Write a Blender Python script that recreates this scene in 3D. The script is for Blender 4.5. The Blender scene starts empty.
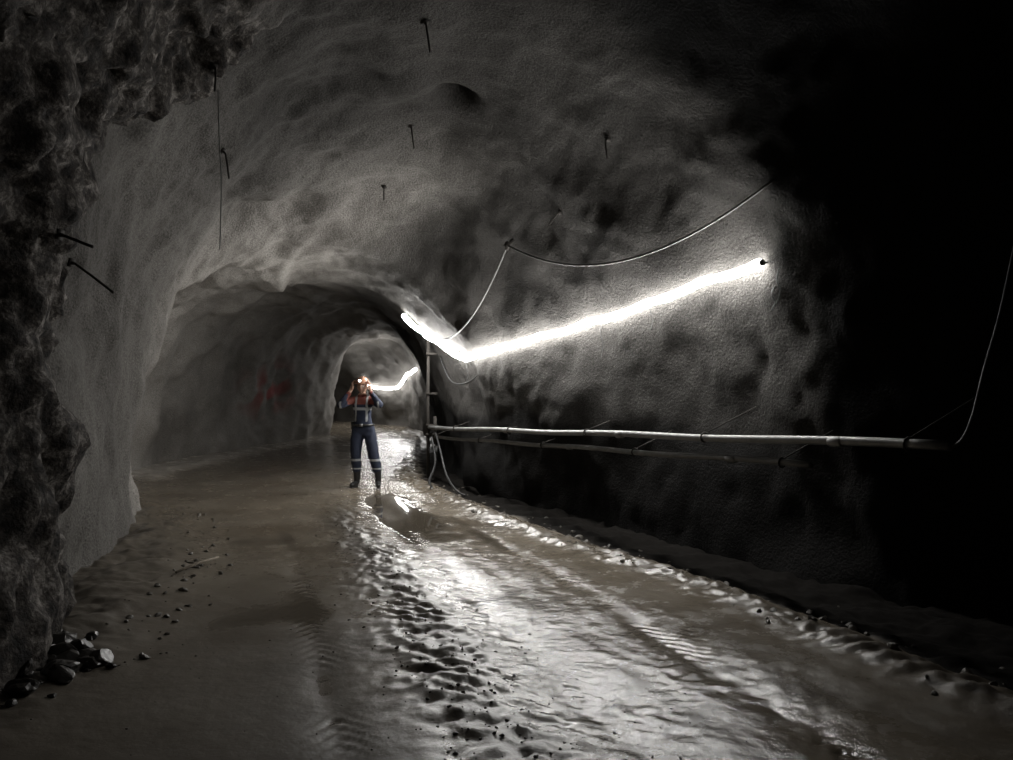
import bpy, bmesh, math, random
from mathutils import Vector, Matrix, noise
from mathutils.bvhtree import BVHTree
random.seed(7)
scene = bpy.context.scene
COL = scene.collection

# ------------------------------------------------------------------ helpers
def sm(a, b, x):
    t = (x - a) / (b - a)
    t = 0.0 if t < 0 else (1.0 if t > 1 else t)
    return t * t * (3 - 2 * t)
def interp(tab, x):
    if x <= tab[0][0]: return tab[0][1]
    for (a, va), (b, vb) in zip(tab, tab[1:]):
        if x <= b: return va + (vb - va) * (x - a) / (b - a)
    return tab[-1][1]
N = noise.noise
def fbm(v, o=3):
    s, a = 0.0, 1.0
    for i in range(o):
        s += a * N(v); v = v * 2.13 + Vector((3.1, 7.7, 1.3)); a *= 0.5
    return s
def crom(P, u):
    n = len(P) - 1
    i = min(int(u), n - 1); t = u - i
    p0 = P[max(i-1, 0)]; p1 = P[i]; p2 = P[i+1]; p3 = P[min(i+2, n)]
    out = []
    for a, b, c, d in zip(p0, p1, p2, p3):
        out.append(0.5*((2*b) + (c-a)*t + (2*a-5*b+4*c-d)*t*t + (3*b-a-3*c+d)*t**3))
    return out
def add_obj(name, verts, faces, mats, smooth=True, attrs=None, parent=None, midx=None):
    me = bpy.data.meshes.new(name)
    me.from_pydata([tuple(v) for v in verts], [], faces)
    me.update()
    for m in mats: me.materials.append(m)
    if smooth: me.polygons.foreach_set('use_smooth', [True]*len(me.polygons))
    if midx: me.polygons.foreach_set('material_index', midx)
    if attrs:
        for k, vals in attrs.items():
            a = me.attributes.new(k, 'FLOAT', 'POINT'); a.data.foreach_set('value', vals)
    o = bpy.data.objects.new(name, me); COL.objects.link(o)
    if parent: o.parent = parent
    return o
class Geo:
    def __init__(s): s.v = []; s.f = []; s.m = []
    def add(s, v, f, m=0):
        o = len(s.v); s.v += [Vector(x) for x in v]
        s.f += [tuple(i+o for i in q) for q in f]; s.m += [m]*len(f)
    def tube(s, pts, r, seg=10, m=0, caps=True):
        pts = [Vector(p) for p in pts]
        rs = r if isinstance(r, (list, tuple)) else [r]*len(pts)
        T = []
        for i in range(len(pts)):
            a = pts[max(i-1, 0)]; b = pts[min(i+1, len(pts)-1)]
            T.append((b-a).normalized())
        up = Vector((0, 0, 1)) if abs(T[0].z) < 0.9 else Vector((1, 0, 0))
        nrm = T[0].cross(up).normalized()
        v = []; f = []
        for i, p in enumerate(pts):
            nrm = (nrm - T[i]*nrm.dot(T[i])).normalized(); bn = T[i].cross(nrm)
            for k in range(seg):
                a = 2*math.pi*k/seg
                v.append(p + (nrm*math.cos(a)+bn*math.sin(a))*rs[i])
        for i in range(len(pts)-1):
            for k in range(seg):
                a = i*seg+k; b = i*seg+(k+1) % seg
                f.append((a, b, b+seg, a+seg))
        if caps:
            f.append(tuple(range(seg))[::-1]); f.append(tuple(range((len(pts)-1)*seg, len(pts)*seg)))
        s.add(v, f, m)
    def box(s, c, sx, sy, sz, m=0, rot=None):
        v = [Vector((x*sx/2, y*sy/2, z*sz/2)) for x in (-1, 1) for y in (-1, 1) for z in (-1, 1)]
        if rot: v = [rot @ p for p in v]
        v = [p+Vector(c) for p in v]
        s.add(v, [(0,1,3,2),(4,6,7,5),(0,4,5,1),(2,3,7,6),(0,2,6,4),(1,5,7,3)], m)
    def ell(s, c, rx, ry, rz, m=0, seg=16, rings=12, fn=None, rot=None):
        v = []; f = []
        for i in range(rings+1):
            th = math.pi*i/rings
            for k in range(seg):
                a = 2*math.pi*k/seg
                u = Vector((math.sin(th)*math.cos(a), math.sin(th)*math.sin(a), math.cos(th)))
                p = Vector((u.x*rx, u.y*ry, u.z*rz))
                if fn: p = fn(u, p)
                if rot: p = rot @ p
                v.append(p+Vector(c))
        for i in range(rings):
            for k in range(seg):
                a = i*seg+k; b = i*seg+(k+1) % seg
                f.append((a, a+seg, b+seg, b))
        s.add(v, f, m)
    def obj(s, name, mats, smooth=True, parent=None):
        return add_obj(name, s.v, s.f, mats, smooth, parent=parent, midx=s.m)
def smooth_pts(P, n=12):
    out = []
    for i in range((len(P)-1)*n+1): out.append(Vector(crom(P, i/n)))
    return out

# ---------------------------------------------------------------- materials
def mat(name):
    m = bpy.data.materials.new(name); m.use_nodes = True
    nt = m.node_tree; b = nt.nodes['Principled BSDF']
    return m, nt, b
def nd(nt, t, **k):
    n = nt.nodes.new(t)
    for a, v in k.items(): setattr(n, a, v)
    return n
def ramp(nt, src, stops):
    r = nd(nt, 'ShaderNodeValToRGB'); cr = r.color_ramp
    while len(cr.elements) < len(stops): cr.elements.new(0.5)
    for e, (p, c) in zip(cr.elements, stops):
        e.position = p; e.color = (c, c, c, 1) if isinstance(c, (int, float)) else (*c, 1)
    nt.links.new(src, r.inputs[0]); return r.outputs[0]
def ntex(nt, vec, scale, detail=4, rough=0.55):
    n = nd(nt, 'ShaderNodeTexNoise'); n.inputs['Scale'].default_value = scale
    n.inputs['Detail'].default_value = detail; n.inputs['Roughness'].default_value = rough
    nt.links.new(vec, n.inputs['Vector']); return n.outputs[0]
def mix(nt, fac, a, b):
    n = nd(nt, 'ShaderNodeMix', data_type='RGBA')
    if isinstance(fac, float): n.inputs[0].default_value = fac
    else: nt.links.new(fac, n.inputs[0])
    for s, i in ((a, 6), (b, 7)):
        if isinstance(s, tuple): n.inputs[i].default_value = (*s, 1)
        else: nt.links.new(s, n.inputs[i])
    return n.outputs[2]
def math_(nt, op, a, b):
    n = nd(nt, 'ShaderNodeMath', operation=op)
    for s, i in ((a, 0), (b, 1)):
        if isinstance(s, (int, float)): n.inputs[i].default_value = s
        else: nt.links.new(s, n.inputs[i])
    return n.outputs[0]
def attr(nt, name):
    n = nd(nt, 'ShaderNodeAttribute'); n.attribute_name = name; return n.outputs['Fac']
def bump(nt, b, h, strength, dist):
    n = nd(nt, 'ShaderNodeBump'); n.inputs['Strength'].default_value = strength
    n.inputs['Distance'].default_value = dist
    nt.links.new(h, n.inputs['Height']); nt.links.new(n.outputs[0], b.inputs['Normal'])
def simple(name, col, rough=0.5, metal=0.0, nscale=30, var=0.35, bs=0.0, bd=0.003):
    m, nt, b = mat(name)
    tc = nd(nt, 'ShaderNodeTexCoord').outputs['Object']
    n = ntex(nt, tc, nscale)
    c = mix(nt, n, tuple(x*(1-var) for x in col), tuple(min(1, x*(1+var)) for x in col))
    nt.links.new(c, b.inputs['Base Color'])
    b.inputs['Roughness'].default_value = rough; b.inputs['Metallic'].default_value = metal
    if bs: bump(nt, b, n, bs, bd)
    return m
def emis(name, col, s):
    m, nt, b = mat(name)
    b.inputs['Base Color'].default_value = (*col, 1)
    b.inputs['Emission Color'].default_value = (*col, 1); b.inputs['Emission Strength'].default_value = s
    return m

def rock_material():
    m, nt, b = mat('shotcrete_rock')
    tc = nd(nt, 'ShaderNodeTexCoord').outputs['Object']
    big = ntex(nt, tc, 0.6, 4, 0.55); med = ntex(nt, tc, 13, 6, 0.70); fine = ntex(nt, tc, 50, 4, 0.7)
    c1 = ramp(nt, big, [(0.32, (0.25, 0.233, 0.213)), (0.5, (0.38, 0.358, 0.33)), (0.7, (0.50, 0.475, 0.44))])
    c2 = ramp(nt, fine, [(0.34, 0.42), (0.62, 1.0)])
    mm = nd(nt, 'ShaderNodeMix', data_type='RGBA', blend_type='MULTIPLY'); mm.inputs[0].default_value = 1
    nt.links.new(c1, mm.inputs[6]); nt.links.new(c2, mm.inputs[7])
    rawc = ramp(nt, ntex(nt, tc, 9, 6, 0.75), [(0.40, (0.012, 0.010, 0.009)), (0.52, (0.07, 0.06, 0.052)), (0.70, (0.42, 0.39, 0.36))])
    c = mix(nt, attr(nt, 'raw'), mm.outputs[2], rawc)
    shd = attr(nt, 'shade')
    c = mix(nt, shd, c, (0.010, 0.010, 0.010))  # painted shade pulls the rock colour towards black
    c = mix(nt, attr(nt, 'paint'), c, (0.42, 0.03, 0.03))
    nt.links.new(c, b.inputs['Base Color'])
    r = ramp(nt, med, [(0.3, 0.65), (0.7, 0.95)]); nt.links.new(r, b.inputs['Roughness'])
    nt.links.new(math_(nt, 'SUBTRACT', 0.22, math_(nt, 'MULTIPLY', shd, 0.19)), b.inputs['Specular IOR Level'])
    vor = nd(nt, 'ShaderNodeTexVoronoi'); vor.inputs['Scale'].default_value = 38
    nt.links.new(tc, vor.inputs['Vector'])
    h = math_(nt, 'ADD', math_(nt, 'MULTIPLY', med, 1.0), math_(nt, 'MULTIPLY', fine, 0.7))
    h = math_(nt, 'ADD', h, math_(nt, 'MULTIPLY', vor.outputs[0], -0.3))
    bump(nt, b, h, 0.75, 0.022)
    return m
def floor_material():
    m, nt, b = mat('wet_mud')
    tc = nd(nt, 'ShaderNodeTexCoord').outputs['Object']
    big = ntex(nt, tc, 0.9, 5, 0.6); med = ntex(nt, tc, 11, 6, 0.68); fine = ntex(nt, tc, 75, 4, 0.7)
    c1 = ramp(nt, big, [(0.3, (0.12, 0.096, 0.068)), (0.55, (0.20, 0.170, 0.130)), (0.75, (0.27, 0.236, 0.19))])
    c = mix(nt, attr(nt, 'rough_mud'), c1, (0.06, 0.050, 0.038))
    c = mix(nt, attr(nt, 'floor_shade'), c, (0.010, 0.009, 0.008))  # painted shade darkens the mud colour
    c = mix(nt, attr(nt, 'lit_band'), c, (0.62, 0.58, 0.52))  # pale colour paints the lit floor along the recess wall
    wet = attr(nt, 'wet')
    c = mix(nt, wet, c, (0.09, 0.076, 0.058))
    nt.links.new(c, b.inputs['Base Color'])
    r = ramp(nt, ntex(nt, tc, 3.2, 8, 0.75), [(0.35, 0.07), (0.5, 0.17), (0.68, 0.40)])
    r = mix(nt, attr(nt, 'rough_mud'), r, (0.38, 0.38, 0.38))
    r = mix(nt, attr(nt, 'floor_shade'), r, (0.95, 0.95, 0.95))
    r = mix(nt, wet, r, (0.04, 0.04, 0.04)); nt.links.new(r, b.inputs['Roughness'])
    nt.links.new(math_(nt, 'SUBTRACT', 0.75, math_(nt, 'MULTIPLY', attr(nt, 'floor_shade'), 0.70)), b.inputs['Specular IOR Level'])
    h = math_(nt, 'ADD', med, math_(nt, 'MULTIPLY', fine, 0.15))
    dry = math_(nt, 'SUBTRACT', 1.0, wet)
    h = math_(nt, 'MULTIPLY', h, math_(nt, 'ADD', math_(nt, 'MULTIPLY', dry, 0.98), 0.02))
    bump(nt, b, h, 0.5, 0.011)
    return m
M_rock = rock_material(); M_floor = floor_material()
M_stone = simple('wet_dark_stone', (0.028, 0.025, 0.022), 0.4, nscale=8, bs=0.6, bd=0.02)
M_clod = simple('mud_clod', (0.08, 0.07, 0.056), 0.5, nscale=20, bs=0.5, bd=0.01)
M_steel = simple('galvanised_steel', (0.26, 0.26, 0.255), 0.45, 0.6, nscale=14, bs=0.2)
M_steel2 = simple('dull_steel', (0.20, 0.20, 0.195), 0.55, 0.4, nscale=14, bs=0.2)
M_rust = simple('rusty_steel', (0.03, 0.026, 0.022), 0.8, 0.2, nscale=40, bs=0.4)
M_black = simple('black_rubber', (0.02, 0.02, 0.02), 0.5)
M_cable = simple('cable_sheath', (0.10, 0.10, 0.095), 0.5)
M_wire = simple('tie_wire', (0.03, 0.03, 0.03), 0.6)
M_led = emis('led_strip_face', (1.0, 0.985, 0.955), 78.0)
M_ledb = emis('led_strip_back', (1.0, 0.985, 0.955), 70.0)
M_ledboost = emis('led_strip_boosted', (1.0, 0.985, 0.955), 150.0)  # strip's farther part, strength raised to brighten the recess
M_ledf = emis('led_strip_face_far', (1.0, 0.985, 0.96), 40.0)  # far strip, dimmed to keep the tunnel end darker
M_ledfb = emis('led_strip_back_far', (1.0, 0.985, 0.96), 16.0)

# ------------------------------------------------------------------ tunnel
ST = [(-3.6,-12,8,-12,5.0),(-3.5,-5,7.4,-6,5.2),(-3.1,0.5,6.2,0,5.3),(-2.85,3.0,5.1,3.0,5.3),
 (-3.0,4.7,3.95,4.8,5.2),(-3.4,6.3,2.80,6.3,5.1),(-3.75,8.1,1.85,8.0,4.85),(-4.6,10.0,0.9,9.9,4.3),
 (-6.4,12.0,0.0,11.7,3.80),(-7.1,15,-0.95,14.2,3.85),(-7.0,18.2,-1.45,17,3.9),(-6.5,22,-1.85,21,3.85),
 (-5.95,26,-2.5,26,3.65),(-6.5,28.5,-3.2,29.5,3.6),(-8.5,31,-4.7,33.8,3.6),(-12.5,32.5,-8,37.5,3.6),
 (-18,33,-14,39.5,3.6),(-24,33,-22,40,3.6)]
def rows(fn_step):
    us = [0.0]; u = 0.0; n = len(ST)-1
    prev = crom(ST, 0)
    acc = 0.0; du = 0.002
    while u < n:
        u += du
        q = crom(ST, min(u, n))
        d = math.hypot((q[0]+q[2]-prev[0]-prev[2])/2, (q[1]+q[3]-prev[1]-prev[3])/2)
        acc += d; prev = q
        if acc >= fn_step((q[1]+q[3])/2):
            us.append(min(u, n)); acc = 0.0
    return us
def raw_mask(p):
    if p.x > -0.8: return 0.0
    e = 5.42 + 0.95*sm(3.1, 4.2, p.z) + 0.20*N(p*1.7) + 0.12*N(p*5)
    return sm(e+0.06, e-0.06, p.y) * sm(-1.5, -2.2, p.x + 0.3*N(p*1.3))
PITS = [((-0.55, 8.3), .17, .45)]
us = rows(lambda y: 0.3 if y < 0 else max(0.05, 0.006*y))
NA = 250
V = []; RAW = []; PAINT = []; SHADE = []
for u in us:
    lx, ly, rx, ry, H = crom(ST, u)
    L = Vector((lx, ly, 0)); R = Vector((rx, ry, 0)); C = (L+R)/2; A = (R-L)/2; al = A.length; ad = A/al
    PX = 2.9 - 0.45*sm(9, 12, (ly+ry)/2)
    for k in range(NA+1):
        th = math.pi*(1-k/NA)
        c, s = math.cos(th), math.sin(th)
        cx = math.copysign(abs(c)**(2/PX), c); cz = abs(s)**(2/PX)
        p = C + ad*(al*cx) + Vector((0, 0, H*cz-0.25))
        out = (ad*cx*al/3 + Vector((0, 0, max(0.0, (H*cz-1.5)/2.2)))).normalized()
        d = 0.32*fbm(p*0.38, 3) + 0.10*fbm(p*1.3+Vector((9, 2, 4)), 3) + 0.022*N(p*5.5) + 0.010*N(p*13)
        d += 0.10*abs(N(p*0.75+Vector((4, 4, 4))))
        if p.x > C.x: d = d*0.7 + 0.05
        r = raw_mask(p)
        if r > 0:
            d += r*(-0.18 + 0.15*fbm(p*2.6, 4) + 0.10*abs(N(p*6)))
        for c_, rr, dd in PITS:
            q2 = ((p.x-c_[0])**2+(p.y-c_[1])**2)/rr**2
            if q2 < 6 and p.z > 3: d += dd*math.exp(-q2)
        V.append(p + out*d); RAW.append(r)
        pt = 0.0
        if p.x < C.x and 17 < p.y < 27:
            q = Vector((0, p.y*1.6, p.z*2.4))
            pt = 0.8*sm(-0.15, 0.25, N(q))*math.exp(-((p.y-21.8)/1.3)**2-((p.z-1.5)/0.55)**2)
        PAINT.append(pt)
        # shade painted into the rock colour: roof and the whole right rib, most below the pipes and past the strip's near end
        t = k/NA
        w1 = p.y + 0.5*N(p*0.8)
        sh = 0.62*sm(11, 8.5, p.y) + 0.22*sm(.17, .40, t)*sm(16, 9, p.y)
        sh = max(sh, 0.88*sm(.2, .38, t)*sm(9, 5.5, p.y))
        sh = max(sh, sm(0.48, 0.66, t)*0.86)
        sh = max(sh, sm(8.2, 6.2, w1)*sm(0.36, 0.56, t)*0.99)
        sh = max(sh, sm(1.9, 1.2, p.z+0.4*N(p*0.7))*sm(0.6, 0.8, t)*0.97)
        sh *= (1 - 0.35*sm(24, 32, p.y))
        if r > 0: sh = sh*(1-r) + r*0.30
        SHADE.append(min(1, sh))
W = NA+1
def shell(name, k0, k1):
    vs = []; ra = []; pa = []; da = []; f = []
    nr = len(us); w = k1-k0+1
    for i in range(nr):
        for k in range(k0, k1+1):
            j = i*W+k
            vs.append(V[j]); ra.append(RAW[j]); pa.append(PAINT[j]); da.append(SHADE[j])
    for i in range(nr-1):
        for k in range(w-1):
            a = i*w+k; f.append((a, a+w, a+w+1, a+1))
    return add_obj(name, vs, f, [M_rock], attrs={'raw': ra, 'paint': pa, 'shade': da})
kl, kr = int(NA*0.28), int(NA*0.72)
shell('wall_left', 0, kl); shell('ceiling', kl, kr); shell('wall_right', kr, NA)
allf = []
for i in range(len(us)-1):
    for k in range(NA):
        a = i*W+k; allf.append((a, a+W, a+W+1, a+1))
bvh = BVHTree.FromPolygons(V, allf)

# ------------------------------------------------------------------- floor
RIDGE = [(1, .8), (2, .5), (3, .25), (4.24, -.19), (6.7, -.95), (10, -2.1), (12.9, -2.9), (16, -3.6), (26, -4.2), (30, -5)]
EDGE = [(-5, 5.6), (1, 4.1), (3, 3.2), (4.24, 2.69), (6.34, 1.93), (8.15, .95), (11.4, -.52), (14.2, -1.45), (20, -2.15), (27, -2.9), (30, -4)]
LEDGE = [(-5, -2.6), (3, -2.3), (5, -2.4), (8, -3.0), (9.5, -3.6), (12, -5.4), (15, -6.3), (20, -6.0), (26, -5.3), (30, -7)]
def ground(x, y, full=False):
    p = Vector((x, y, 0))
    s = x - interp(RIDGE, y)
    h = 0.022*fbm(p*0.5, 2) + 0.005*N(p*2.3)
    rough = 0.0
    wob = 0.22*N(p*1.1)
    rd = math.exp(-((s-wob)/0.32)**2) * sm(12.5, 9.5, y)
    h += 0.018*rd + rd*(0.026*fbm(p*8.5, 4))
    ph = y*0.9+s*0.6+0.10*N(p*2.7)
    patch = sm(.05, .3, N(p*1.3+Vector((3, 3, 3))))
    h += 0.009*rd*math.sin(ph*2*math.pi/0.13)*patch
    for s0 in (0.55, 1.45, -0.75):
        tk = math.exp(-((s-s0-.05*N(p*.8))/0.13)**2)*sm(13, 8, y)
        h -= 0.013*tk
        h += 0.005*tk*math.sin((y+abs(s-s0)*1.2)*2*math.pi/0.11)*sm(-.1, .2, N(p*1.7))
    rough = max(rough, rd*0.9)
    tr = math.exp(-((s-1.05)/0.5)**2); tl = math.exp(-((s+1.25)/0.75)**2)
    h -= 0.016*tr + 0.020*tl
    h += 0.004*N(Vector((s*7, y*0.4, 2.0)))*(1-tl*0.7)
    h += (0.0035*fbm(p*5.6+Vector((7, 1, 0)), 4)+0.0022*N(p*26))*(1-tl*0.75)
    fg = sm(6.2, 4.0, y)*sm(-.6, .2, s)*sm(2.4, 1.4, s)
    h += fg*0.009*fbm(p*10.0, 4)*sm(-.2, .3, N(p*1.9)); rough = max(rough, 0.45*fg*sm(-.1, .3, N(p*2.5)))
    e = x - interp(EDGE, y)
    be = math.exp(-((e+0.28)/0.19)**2)*sm(26, 14, y)
    h += 0.045*be + be*0.020*math.sin((y+.08*N(p*2))*2*math.pi/0.17)*sm(-.2, .25, N(p*1.2)) + be*0.03*fbm(p*8, 3)
    rough = max(rough, 0.55*be)
    out = sm(-0.16, 0.04, e+.10*N(p*3))
    h += out*(-0.03 + 0.06*fbm(p*3.2, 4)) ; rough = max(rough, out)
    g = interp(LEDGE, y) - x
    gl = sm(-0.3, 0.5, g)*sm(16, 11, y)
    h += gl*(0.07 + 0.06*fbm(p*2.8, 4)); rough = max(rough, gl*0.6)
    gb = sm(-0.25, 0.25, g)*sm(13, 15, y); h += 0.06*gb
    wet = 0.0
    lvl = -0.038 + 0.010*N(Vector((x*.15, y*.15, 0)))
    lvl += 0.030*math.exp(-((s-0.75)/0.40)**2 - ((y-10.8)/2.1)**2)
    lvl += 0.012*math.exp(-((s+1.2)/0.9)**2 - ((y-6.0)/3.0)**2)
    if out < .5:
        dlt = lvl - h
        wet = sm(-0.012, 0.002, dlt)
        if dlt > 0: h = lvl
    if full:
        fs = out*sm(24, 16, y)  # darkness past the road edge, put into the floor colour
        fs = max(fs, .40*sm(9.5, 4, y)*sm(-.1, -.8, s+.2*N(p*.9)), .25*sm(6.5, 3.5, y)*sm(1.5, 2.2, s))  # near left track and near right corner shaded by colour too
        lit_band = gb*0.9*sm(27, 24, y)*(1-wet)  # lit strip at the recess foot, put into the floor colour
        return h, wet, rough*(1-wet), fs, lit_band
    return h, wet
fu = rows(lambda y: 0.4 if y < 1 else max(0.022, 0.0045*y))
NF = 330
FV = []; FW = []; FR = []; FS = []; FF = []
for u in fu:
    lx, ly, rx, ry, H = crom(ST, u)
    for k in range(NF+1):
        t = -0.06 + 1.12*k/NF
        x = lx+(rx-lx)*t; y = ly+(ry-ly)*t
        h, w, r, fs, fi = ground(x, y, True)
        FV.append((x, y, h)); FW.append(w); FR.append(r); FS.append(fs); FF.append(fi)
ff = []
w = NF+1
for i in range(len(fu)-1):
    for k in range(NF):
        a = i*w+k; ff.append((a, a+1, a+w+1, a+w))
add_obj('floor', FV, ff, [M_floor], attrs={'wet': FW, 'rough_mud': FR, 'floor_shade': FS, 'lit_band': FF})

# camera position: image pixels of features on the rock, ray-cast onto the real surface
EYE = Vector((0, 0, 1.6))
def onrock(bx, bz, off=0.0):
    d = Vector((bx, 1, bz)).normalized()
    hit, nrm, i, dist = bvh.ray_cast(EYE, d)
    if nrm.dot(d) > 0: nrm = -nrm
    return hit + nrm*off, nrm
def B(px, py): return ((px-506.5)/800.0, (388-py)/800.0)  # image pixel to ray direction from the camera

# ------------------------------------------------------------- LED strips
def strip(name, keys, r, off, face, back, push):
    P = []
    for q in keys:
        P.append(onrock(*B(*q), off=off)[0])
    pts = []
    for i in range(len(P)-1):
        n = max(6, int((P[i+1]-P[i]).length/0.04))
        for j in range(n):
            t = j/n; p = P[i].lerp(P[i+1], t)
            p.z -= 0.03*math.sin(math.pi*t)
            pts.append(p)
    pts.append(P[-1])
    pts = [p + Vector((0, 0, 0.012*N(p*9)+0.015*N(p*2.2))) for i, p in enumerate(pts)]
    # keep the sleeve proud of every bulge in the rock
    for it in range(3 if push else 0):
        for i, p in enumerate(pts):
            h, nrm, _, ds = bvh.find_nearest(p)
            inn = (Vector((-2.0+max(0, 8-p.y)*.3, p.y-1.5, 2.0)) - h).normalized()
            if nrm.dot(inn) < 0: nrm = -nrm
            depth = (p-h).dot(nrm)
            if depth < off*.9: pts[i] = p + nrm*(off*.9-depth)
        pts = [pts[0]]+[(pts[i-1]+pts[i]*2+pts[i+1])/4 for i in range(1, len(pts)-1)]+[pts[-1]]
    g = Geo(); g.tube(pts, [r*(1+.28*N(p*11)) for p in pts], 12, 0)
    for fi, f in enumerate(g.f):
        c = sum((g.v[i] for i in f), Vector())/len(f)
        i = min(f[0]//12, len(pts)-1)
        hit, nrm, _, _ = bvh.find_nearest(pts[i])
        tow = (hit-pts[i])
        if (c-pts[i]).dot(tow.normalized()) > 0.15*r: g.m[fi] = 1
        elif push and c.y > 12.4: g.m[fi] = 3
    for e, d in ((pts[0], pts[0]-pts[1]), (pts[-1], pts[-1]-pts[-2])):
        d = d.normalized(); g.tube([e, e+d*0.03], r*.7, 10, 2)
    for p in pts[::40]:
        h, nrm, i, ds = bvh.find_nearest(p)
        g.tube([p, h], 0.008, 6, 2)
    g.obj(name, [face, back, M_black, M_ledboost])
    return P
strip('led_strip_light', [(768,263),(705,280),(655,300),(600,318),(545,335),(500,348),(465,355),(440,338),(425,328),(406,312)], 0.042, 0.075, M_led, M_ledb, True)
strip('led_strip_light', [(419,368),(410,374),(401,386),(385,388),(364,383)], 0.05, 0.12, M_ledf, M_ledfb, False)

# ------------------------------------------------------------------ cables
def span(a, b, sag, n=30):
    return [a.lerp(b, i/n) - Vector((0, 0, sag*4*(i/n)*(1-i/n))) for i in range(n+1)]
anc, an_n = onrock(*B(513, 240), off=0.12)
end, en_n = onrock(*B(778, 178), off=0.03)
low = onrock(*B(448, 335), off=0.12)[0]
g = Geo()
g.tube(span(anc, end, 0.45), 0.012, 8, 0)
g.tube(span(anc, low, 0.28), 0.012, 8, 0)
h, nrm, i, d_ = bvh.find_nearest(anc)
g.tube([h, anc, anc-Vector((0, 0, .06))], 0.02, 8, 1)
g.ell(anc, 0.04, 0.04, 0.05, 1)
g.obj('power_cable', [M_cable, M_rust])

# ------------------------------------------------------------------- pipes
def pipe(name, a, b, r, mt):
    a = Vector(a); b = Vector(b); g = Geo()
    n = 40
    pts = [a.lerp(b, i/n)+Vector((0, 0, 0.008*math.sin(i*0.5))) for i in range(n+1)]
    g.tube(pts, r, 16, 0)
    d = (b-a).normalized(); L = (b-a).length
    k = 0.9
    while k < L:
        p = a + d*k
        g.tube([p-d*0.06, p-d*0.05, p+d*0.05, p+d*0.06], [r*1.1, r*1.25, r*1.25, r*1.1], 16, 0)
        k += 2.9
    k = 0.3
    while k < L:     # hangers into the wall
        p = a + d*k
        side = Vector((-d.y, d.x, 0)).normalized()
        if side.x < 0: side = -side
        hit = bvh.ray_cast(p, (side+Vector((0, 0, .45))).normalized())[0]
        if hit is None: hit = p+side*0.4
        ring = [p+side*math.cos(t)*(r+.01)+Vector((0, 0, math.sin(t)*(r+.01))) for t in [i*math.pi/6 for i in range(13)]]
        g.tube(ring, 0.008, 6, 1); g.tube([p+Vector((0, 0, r)), hit], 0.006, 6, 1)
        k += 2.1
    return g.obj(name, [mt, M_rust])
pipe('steel_pipe', (2.77,5.0,1.24), (-1.36,14.1,0.90), 0.033, M_steel)
pipe('steel_pipe', (2.30,6.05,1.02), (-1.30,14.1,0.74), 0.027, M_steel2)
g = Geo()
g.tube(smooth_pts([(2.72,5.1,1.235),(2.80,4.97,1.25),(2.86,4.92,1.40),(2.93,4.9,1.71),(3.05,4.9,2.14),(3.2,4.9,2.9),(3.3,4.95,3.7)]), 0.013, 10, 0)
g.obj('water_hose', [M_black])

# post carrying the pipe ends
g = Geo()
bx, by = -1.38, 14.15
gz = ground(bx, by)[0]
g.tube([(bx, by, gz-0.1), (bx-.01, by, 1.3), (bx, by, 2.5)], 0.03, 12, 0)
g.box((bx, by, gz+.01), 0.2, 0.2, 0.02, 0)
for z in (0.78, 0.94, 1.5, 2.2): g.box((bx+.06, by-.03, z), 0.2, 0.05, 0.04, 0)
g.tube([(bx+.12, by-.04, 0.6), (bx+.12, by-.04, 1.1)], .03, 10, 0)
g.obj('support_post', [M_rust])

g = Geo()
g.tube(smooth_pts([(-1.25,13.9,.9),(-1.1,13.2,.6),(-.95,12.6,.25),(-.75,11.9,.08),(-.6,11.6,.04)]), 0.018, 8, 0)
g.tube(smooth_pts([(-1.3,13.9,.75),(-1.2,13.5,.35),(-1.25,13.0,.1),(-1.15,12.4,.05)]), 0.022, 8, 0)
g.tube(smooth_pts([(-1.2,14.2,2.2),(-.9,13.2,1.7),(-.5,12.4,1.75),(-.2,11.9,2.2)]), 0.012, 8, 0)
g.obj('hose_bundle', [M_black])

g = Geo()
for (px, py, ln) in [(783, 268, .3), (778, 285, .2), (655, 300, .3), (605, 318, .45), (470, 360, .3)]:
    p, nrm = onrock(*B(px, py), off=0.04)
    pts = [p, p+nrm*.03-Vector((0, 0, ln*.3)), p+nrm*.02-Vector((0, 0, ln*.65))+Vector((.02, 0, 0)), p+nrm*.03-Vector((0, 0, ln))]
    g.tube(smooth_pts(pts, 6), 0.005, 6, 0)
g.obj('tie_wires', [M_wire])

# -------------------------------------------------------------- rock bolts
def bolt(px, py, dx, dz, ln):
    p, nrm = onrock(*B(px, py))
    side = Vector((dx, -0.25, dz)).normalized()
    g = Geo()
    q = nrm.to_track_quat('Z', 'Y').to_matrix()
    g.box(p+nrm*.006, .06, .06, .01, 0, rot=q)
    g.tube([p-nrm*.02, p+nrm*.03], .014, 6, 0)
    g.tube([p-nrm*.05, p+nrm*.04, p+nrm*.05+side*ln*.4, p+nrm*.05+side*ln], .009, 8, 0)
    g.obj('rock_bolt', [M_rust])
for b_ in [(425,20,.15,-1,.26),(411,125,.15,-1,.24),(384,186,.05,-1,.14),(608,138,.1,-1,.2),(560,212,-.4,-.6,.16),
           (222,150,.2,-1,.26),(212,66,.05,-1,.2),(58,234,.9,-.35,.2),(70,262,.8,-.55,.38)]:
    bolt(*b_)
g = Geo()
p, nrm = onrock(*B(214, 85), off=.04)
g.tube(smooth_pts([p, p+Vector((.01, 0, -.4)), p+Vector((.03, 0, -.8)), p+Vector((.02, 0, -1.35))], 8), .005, 6, 0)
g.obj('hanging_wire', [M_cable])

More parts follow.
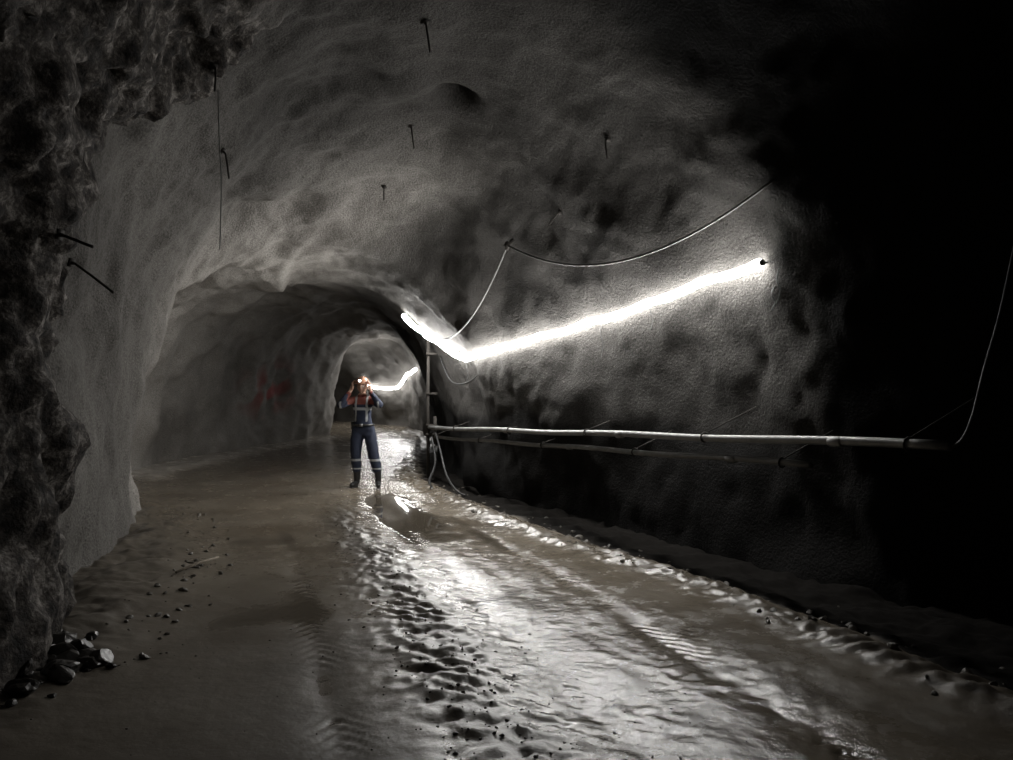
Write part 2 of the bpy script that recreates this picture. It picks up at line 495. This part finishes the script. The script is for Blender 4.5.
# ---------------------------------------------------------- rocks and clods
def rock_into(g, c, s, seed, flat=.7):
    bm = bmesh.new(); bmesh.ops.create_icosphere(bm, subdivisions=2 if s < .05 else 3, radius=1)
    off = Vector((seed*3.7, seed*1.3, seed*.7)); vs = []
    sx, sy, sz = s*random.uniform(.8, 1.3), s*random.uniform(.7, 1.1), s*random.uniform(.55, .85)*flat/.7
    R = Matrix.Rotation(random.uniform(0, 6.28), 3, 'Z') @ Matrix.Rotation(random.uniform(-.5, .5), 3, 'X')
    for v in bm.verts:
        n = v.co.normalized()
        k = 1 + .35*N(n*1.1+off) + .16*N(n*2.7+off)
        p = n*k
        for j in range(4):
            a = Vector((math.sin(seed+j*2.1), math.cos(seed*1.7+j), math.sin(seed*.6+j*1.3))).normalized()
            dd = p.dot(a)
            if dd > .62: p -= a*(dd-.62)*.9
        vs.append(R @ Vector((p.x*sx, p.y*sy, p.z*sz)) + Vector(c))
    g.add(vs, [tuple(v.index for v in f.verts) for f in bm.faces]); bm.free()
def scatter(name, m, n, fn, smin, smax, smooth=False, sink=.25):
    g = Geo()
    for i in range(n):
        x, y = fn(); s = smin+(smax-smin)*random.random()**2.5
        rock_into(g, (x, y, ground(x, y)[0]+s*sink), s, i*1.37+n)
    return g.obj(name, [m], smooth=smooth)
scatter('rubble_pile', M_stone, 90, lambda: (random.gauss(-2.62, .15), random.gauss(4.5, .22)), .02, .10)
def leftside():
    y = random.uniform(4.6, 11); return interp(LEDGE, y)-random.gauss(-.05, .16), y
scatter('loose_rock', M_clod, 140, leftside, .008, .036, sink=.1)
def rightside():
    y = random.uniform(3.2, 15); return interp(EDGE, y)+random.gauss(-.1, .2), y
scatter('loose_rock', M_clod, 220, rightside, .01, .045, sink=.1)
def clods():
    y = 3.1+9*random.random()**1.6
    return interp(RIDGE, y)+random.gauss(.05, .25), y
scatter('mud_clods', M_clod, 650, clods, .004, .014, True, .1)
def clods2():
    if random.random() < .6:
        y = random.uniform(3.2, 6); return interp(RIDGE, y)+random.uniform(0, 1.2), y
    y = random.uniform(3.3, 7.5); return random.uniform(-2.4, 0), y
scatter('mud_clods', M_clod, 220, clods2, .003, .009, True, .1)
g = Geo()
g.tube([(-2.78,6.75,.05),(-2.70,7.1,.06),(-2.64,7.35,.05)], .012, 8, 0)
g.obj('wooden_stick', [simple('old_timber', (.2, .17, .13), .8)])

# ------------------------------------------------------------------- miner
def skin(chains, sub=2):
    me = bpy.data.meshes.new('tmp'); vs = []; es = []; rs = []; rt = []
    for pts, ed in chains:
        o = len(vs); rt.append(o)
        for c, r in pts: vs.append(c); rs.append(r)
        es += [(a+o, b+o) for a, b in ed]
    me.from_pydata(vs, es, []); ob = bpy.data.objects.new('tmp', me); COL.objects.link(ob)
    md = ob.modifiers.new('s', 'SKIN'); md.use_smooth_shade = True; md.branch_smoothing = 0.4
    for i, r in enumerate(rs):
        sv = me.skin_vertices[0].data[i]; sv.radius = (r, r); sv.use_root = i in rt
    sd = ob.modifiers.new('d', 'SUBSURF'); sd.levels = sub; sd.render_levels = sub
    dg = bpy.context.evaluated_depsgraph_get(); ev = ob.evaluated_get(dg); m2 = ev.to_mesh()
    V_ = [v.co.copy() for v in m2.vertices]; F_ = [tuple(p.vertices) for p in m2.polygons]
    ev.to_mesh_clear(); bpy.data.objects.remove(ob); return V_, F_
def coverall_material():
    m, nt, b = mat('coverall_cloth')
    tc = nd(nt, 'ShaderNodeTexCoord').outputs['Object']
    n = ntex(nt, tc, 25)
    c = mix(nt, n, (.009, .013, .028), (.016, .023, .048))
    st = lambda a: math_(nt, 'GREATER_THAN', attr(nt, a), 0.0)
    c = mix(nt, st('panel'), c, (.15, .040, .028))
    t = st('tape'); c = mix(nt, t, c, (.30, .31, .31))
    c = mix(nt, st('neck'), c, (.36, .22, .16))
    nt.links.new(c, b.inputs['Base Color']); b.inputs['Roughness'].default_value = .8
    bump(nt, b, n, .4, .006)
    return m
M_cov = coverall_material()
M_skin = simple('skin', (.36, .22, .16), .55, nscale=15, var=.12)
M_hair = simple('dark_hair', (.02, .015, .01), .7)
M_helm = simple('hard_hat_shell', (.40, .20, .12), .35, nscale=5, var=.15)
M_eye = simple('eye_white', (.7, .7, .68), .3, var=.05)
M_lip = simple('lips', (.33, .13, .11), .5)
M_lamp = emis('cap_lamp_glow', (1, 1, 1), 10)
M_boot = simple('rubber_boot', (.018, .018, .018), .35)

miner = bpy.data.objects.new('miner', None); COL.objects.link(miner)
mx, my = -2.32, 12.9
body_pts = [((.02,0,.96),.158),((.01,0,1.08),.156),((0,0,1.24),.166),((0,.005,1.37),.152),((0,.0,1.455),.085),((0,-.005,1.53),.056),
 ((-.165,0,1.405),.080),((-.265,-.09,1.345),.070),((-.345,-.165,1.295),.060),((-.262,-.165,1.405),.054),((-.178,-.148,1.515),.042),((-.172,-.143,1.525),.036),
 ((.165,0,1.405),.080),((.265,-.09,1.35),.070),((.35,-.16,1.305),.060),((.262,-.165,1.410),.054),((.178,-.148,1.518),.042),((.172,-.143,1.528),.036),
 ((-.085,0,.86),.122),((-.105,-.02,.68),.106),((-.108,-.025,.50),.090),((-.10,.0,.34),.086),((-.095,.01,.22),.076),
 ((.125,0,.86),.122),((.16,-.02,.68),.106),((.19,-.03,.50),.090),((.225,.0,.34),.086),((.25,.01,.22),.076)]
body_ed = [(0,1),(1,2),(2,3),(3,4),(4,5),(3,6),(6,7),(7,8),(8,9),(9,10),(10,11),(3,12),(12,13),(13,14),(14,15),(15,16),(16,17),
           (0,18),(18,19),(19,20),(20,21),(21,22),(0,23),(23,24),(24,25),(25,26),(26,27)]
bv, bf = skin([(body_pts, body_ed)], 3)
nv = []; TP = []; PN = []; NK = []
for p in bv:
    x, y, z = p; ax = abs(x)
    tor = min(.215-ax, y+.19, 1.6-z)
    tape = max(min(.022-abs(z-1.26), tor), min(.016-abs(ax-.09), tor, z-1.05), .018-abs(z-.44), .012-abs(z-.30),
               min(.018-abs(ax-.305), 1.38-z, -.10-y))
    TP.append(tape)
    PN.append(max(min(z-1.33, tor), min(z-1.355, .25-ax, y+.12))); NK.append(min(z-1.488, .11-ax, y+.12))
    t = sm(.24, .14, ax)*sm(.72, .92, z)*sm(1.52, 1.42, z)
    p.y *= 1-.26*t
    w_ = .012*N(Vector((p.x*9, p.y*9, p.z*16)))+.007*N(p*30)
    c = Vector((p.x, p.y, 0)); nn = (c-Vector((0 if p.z > .85 else (-.1 if p.x < .03 else .2), 0, 0)))
    if nn.length > 1e-4: p += nn.normalized()*w_
    nv.append(p)
add_obj('coverall', nv, bf, [M_cov], parent=miner, attrs={'tape': TP, 'panel': PN, 'neck': NK})
bch = []
for ax_, tx in ((-.095, -.03), (.252, .05)):
    bch.append(([((ax_,.01,.36),.070),((ax_,.015,.24),.062),((ax_,.02,.13),.056),((ax_,.02,.06),.052),((ax_+tx*.5,-.07,.055),.050),((ax_+tx,-.15,.045),.048),((ax_+tx*1.25,-.20,.04),.036)],
        [(0,1),(1,2),(2,3),(3,4),(4,5),(5,6)]))
v_, f_ = skin(bch, 2)
for p in v_: p.z = max(p.z, 0.0)
g = Geo(); g.add(v_, f_, 0)
for ax_, tx in ((-.095, -.03), (.252, .05)):
    d = Vector((tx*1.25, -.22, 0))
    rot = Matrix.Rotation(math.atan2(d.x, -d.y), 3, 'Z')
    g.ell((ax_+tx*.35, -.065, .014), .050, .135, .014, 0, 20, 8, rot=rot)
g.obj('boots', [M_boot], parent=miner)
hc = Vector((0, -.02, 1.615))
def hf(u, p):
    x, y, z = p
    lo = max(0, -u.z)
    x *= 1-.30*lo**1.5
    if u.y < 0: y *= 1-.06*lo; y -= .012*lo
    else: y *= 1-.25*lo
    fr = max(0, -u.y)
    y -= .028*math.exp(-(u.x/.16)**2-((u.z+.12)/.2)**2)*fr
    y -= .008*math.exp(-(u.x/.5)**2-((u.z-.2)/.1)**2)*fr
    for s_ in (-1, 1): y += .012*math.exp(-((u.x-s_*.38)/.17)**2-((u.z-.03)/.11)**2)*fr
    y -= .007*math.exp(-(u.x/.25)**2-((u.z+.5)/.12)**2)*fr
    y -= .010*math.exp(-(u.x/.2)**2-((u.z+.82)/.15)**2)
    return Vector((x, y, z))
g = Geo(); g.ell(hc, .077, .096, .118, 0, 40, 32, fn=hf)
for s_ in (-1, 1):
    g.ell(hc+Vector((s_*.029, -.079, .004)), .0125, .011, .009, 1, 12, 8)
    g.ell(hc+Vector((s_*.029, -.089, .004)), .005, .003, .005, 2, 8, 6)
    g.ell(hc+Vector((s_*.029, -.088, .024)), .017, .006, .003, 2, 10, 6)
    g.ell(hc+Vector((s_*.078, .006, -.005)), .010, .018, .032, 0, 12, 10)
    g.ell(hc+Vector((s_*.008, -.110, -.028)), .006, .006, .005, 0, 8, 6)
g.ell(hc+Vector((0, -.096, -.054)), .022, .005, .0035, 3, 12, 6)
g.ell(hc+Vector((0, -.095, -.060)), .018, .006, .004, 3, 12, 6)
g.ell(hc+Vector((0, .018, .012)), .081, .088, .105, 2, 24, 18, fn=lambda u, p: p if (u.y > -.1) else Vector((p.x*.9, p.y*.3, p.z*.9)))
g.obj('head', [M_skin, M_eye, M_hair, M_lip], parent=miner)
def dome(u, p):
    if u.z < 0: p = Vector((p.x*1.0, p.y, p.z*.08))
    p.z += .008*math.exp(-(u.x/.14)**2)*max(0, u.z)
    return p
g = Geo(); g.ell((0, -.005, 1.672), .108, .132, .108, 0, 40, 24, fn=dome)
def brim(u, p):
    k = 1 + (.22 if u.y < 0 else .05)*abs(u.y)
    return Vector((p.x, p.y*k, p.z - .012*abs(u.y)))
g.ell((0, -.01, 1.668), .128, .145, .007, 0, 40, 8, fn=brim)
g.ell((0, -.142, 1.71), .026, .018, .024, 1, 16, 10)
g.tube([(0, -.150, 1.71), (0, -.166, 1.71)], [.022, .024], 16, 1)
g.tube([(0, -.166, 1.71), (0, -.168, 1.71)], .02, 16, 2)
g.tube(smooth_pts([(0, -.14, 1.72), (.03, -.02, 1.795), (.02, .10, 1.75), (.02, .13, 1.66), (.05, .11, 1.45)], 6), .005, 6, 1)
g.obj('hard_hat', [M_helm, M_boot, M_lamp], parent=miner)
g = Geo()
ring = [Vector((.015+.163*math.cos(t), .125*math.sin(t), 1.0)) for t in [i*math.pi/16 for i in range(33)]]
g.tube(ring, .018, 8, 0); g.box((-.16, .03, .99), .05, .09, .12, 0); g.box((.015, -.132, 1.0), .05, .02, .045, 1)
g.obj('belt', [M_boot, M_steel], parent=miner)
hch = []
for s in (-1, 1):
    w0 = Vector((s*.196, -.152, 1.485)); pm = Vector((s*.150, -.108, 1.580)); kn = Vector((s*.137, -.078, 1.638))
    hch.append(([(tuple(w0), .027), (tuple(w0.lerp(pm, .6)), .029), (tuple(pm), .033), (tuple(kn), .030)], [(0,1),(1,2),(2,3)]))
    fw = Vector((0, .022, -.001))
    lens = [.036, .042, .038, .030]
    for j in range(4):
        base = kn + Vector((0, -.036, 0)) + fw*j*1.05
        b0 = base.lerp(pm, .45); l = lens[j]
        k1 = base+Vector((s*.002, 0, .012)); k2 = k1+Vector((-s*.006, 0, l)); k3 = k2+Vector((-s*.022, .002, l*.5)); k4 = k3+Vector((-s*.020, .002, l*.05))
        hch.append(([(tuple(b0), .0105), (tuple(k1), .0105), (tuple(k2), .0095), (tuple(k3), .0088), (tuple(k4), .0075)], [(0,1),(1,2),(2,3),(3,4)]))
    t0 = pm+Vector((-s*.004, -.012, -.02)); t1 = pm+Vector((-s*.02, -.035, .005)); t2 = pm+Vector((-s*.028, -.038, .038)); t3 = pm+Vector((-s*.034, -.034, .06))
    hch.append(([(tuple(t0), .015), (tuple(t1), .0125), (tuple(t2), .011), (tuple(t3), .009)], [(0,1),(1,2),(2,3)]))
v_, f_ = skin(hch, 2)
g = Geo(); g.add(v_, f_, 0); g.obj('hands', [M_skin], parent=miner)
miner.location = (mx, my, max(ground(mx-.09, my)[0], ground(mx+.25, my)[0])-.002)
miner.rotation_euler = (0, 0, math.radians(-6))

# ------------------------------------------------------------------ camera
cd = bpy.data.cameras.new('camera'); cd.lens = 800/1013*36; cd.sensor_width = 36
cam = bpy.data.objects.new('camera', cd); COL.objects.link(cam)
cam.location = EYE; cam.rotation_euler = (math.radians(90+0.573), 0, 0)
cd.clip_start = 0.05; cd.clip_end = 200
scene.camera = cam
wd = bpy.data.worlds.new('mine_dark'); scene.world = wd; wd.use_nodes = True
wd.node_tree.nodes['Background'].inputs[0].default_value = (0, 0, 0, 1)
scene.view_settings.view_transform = 'Standard'
scene.view_settings.look = 'None'
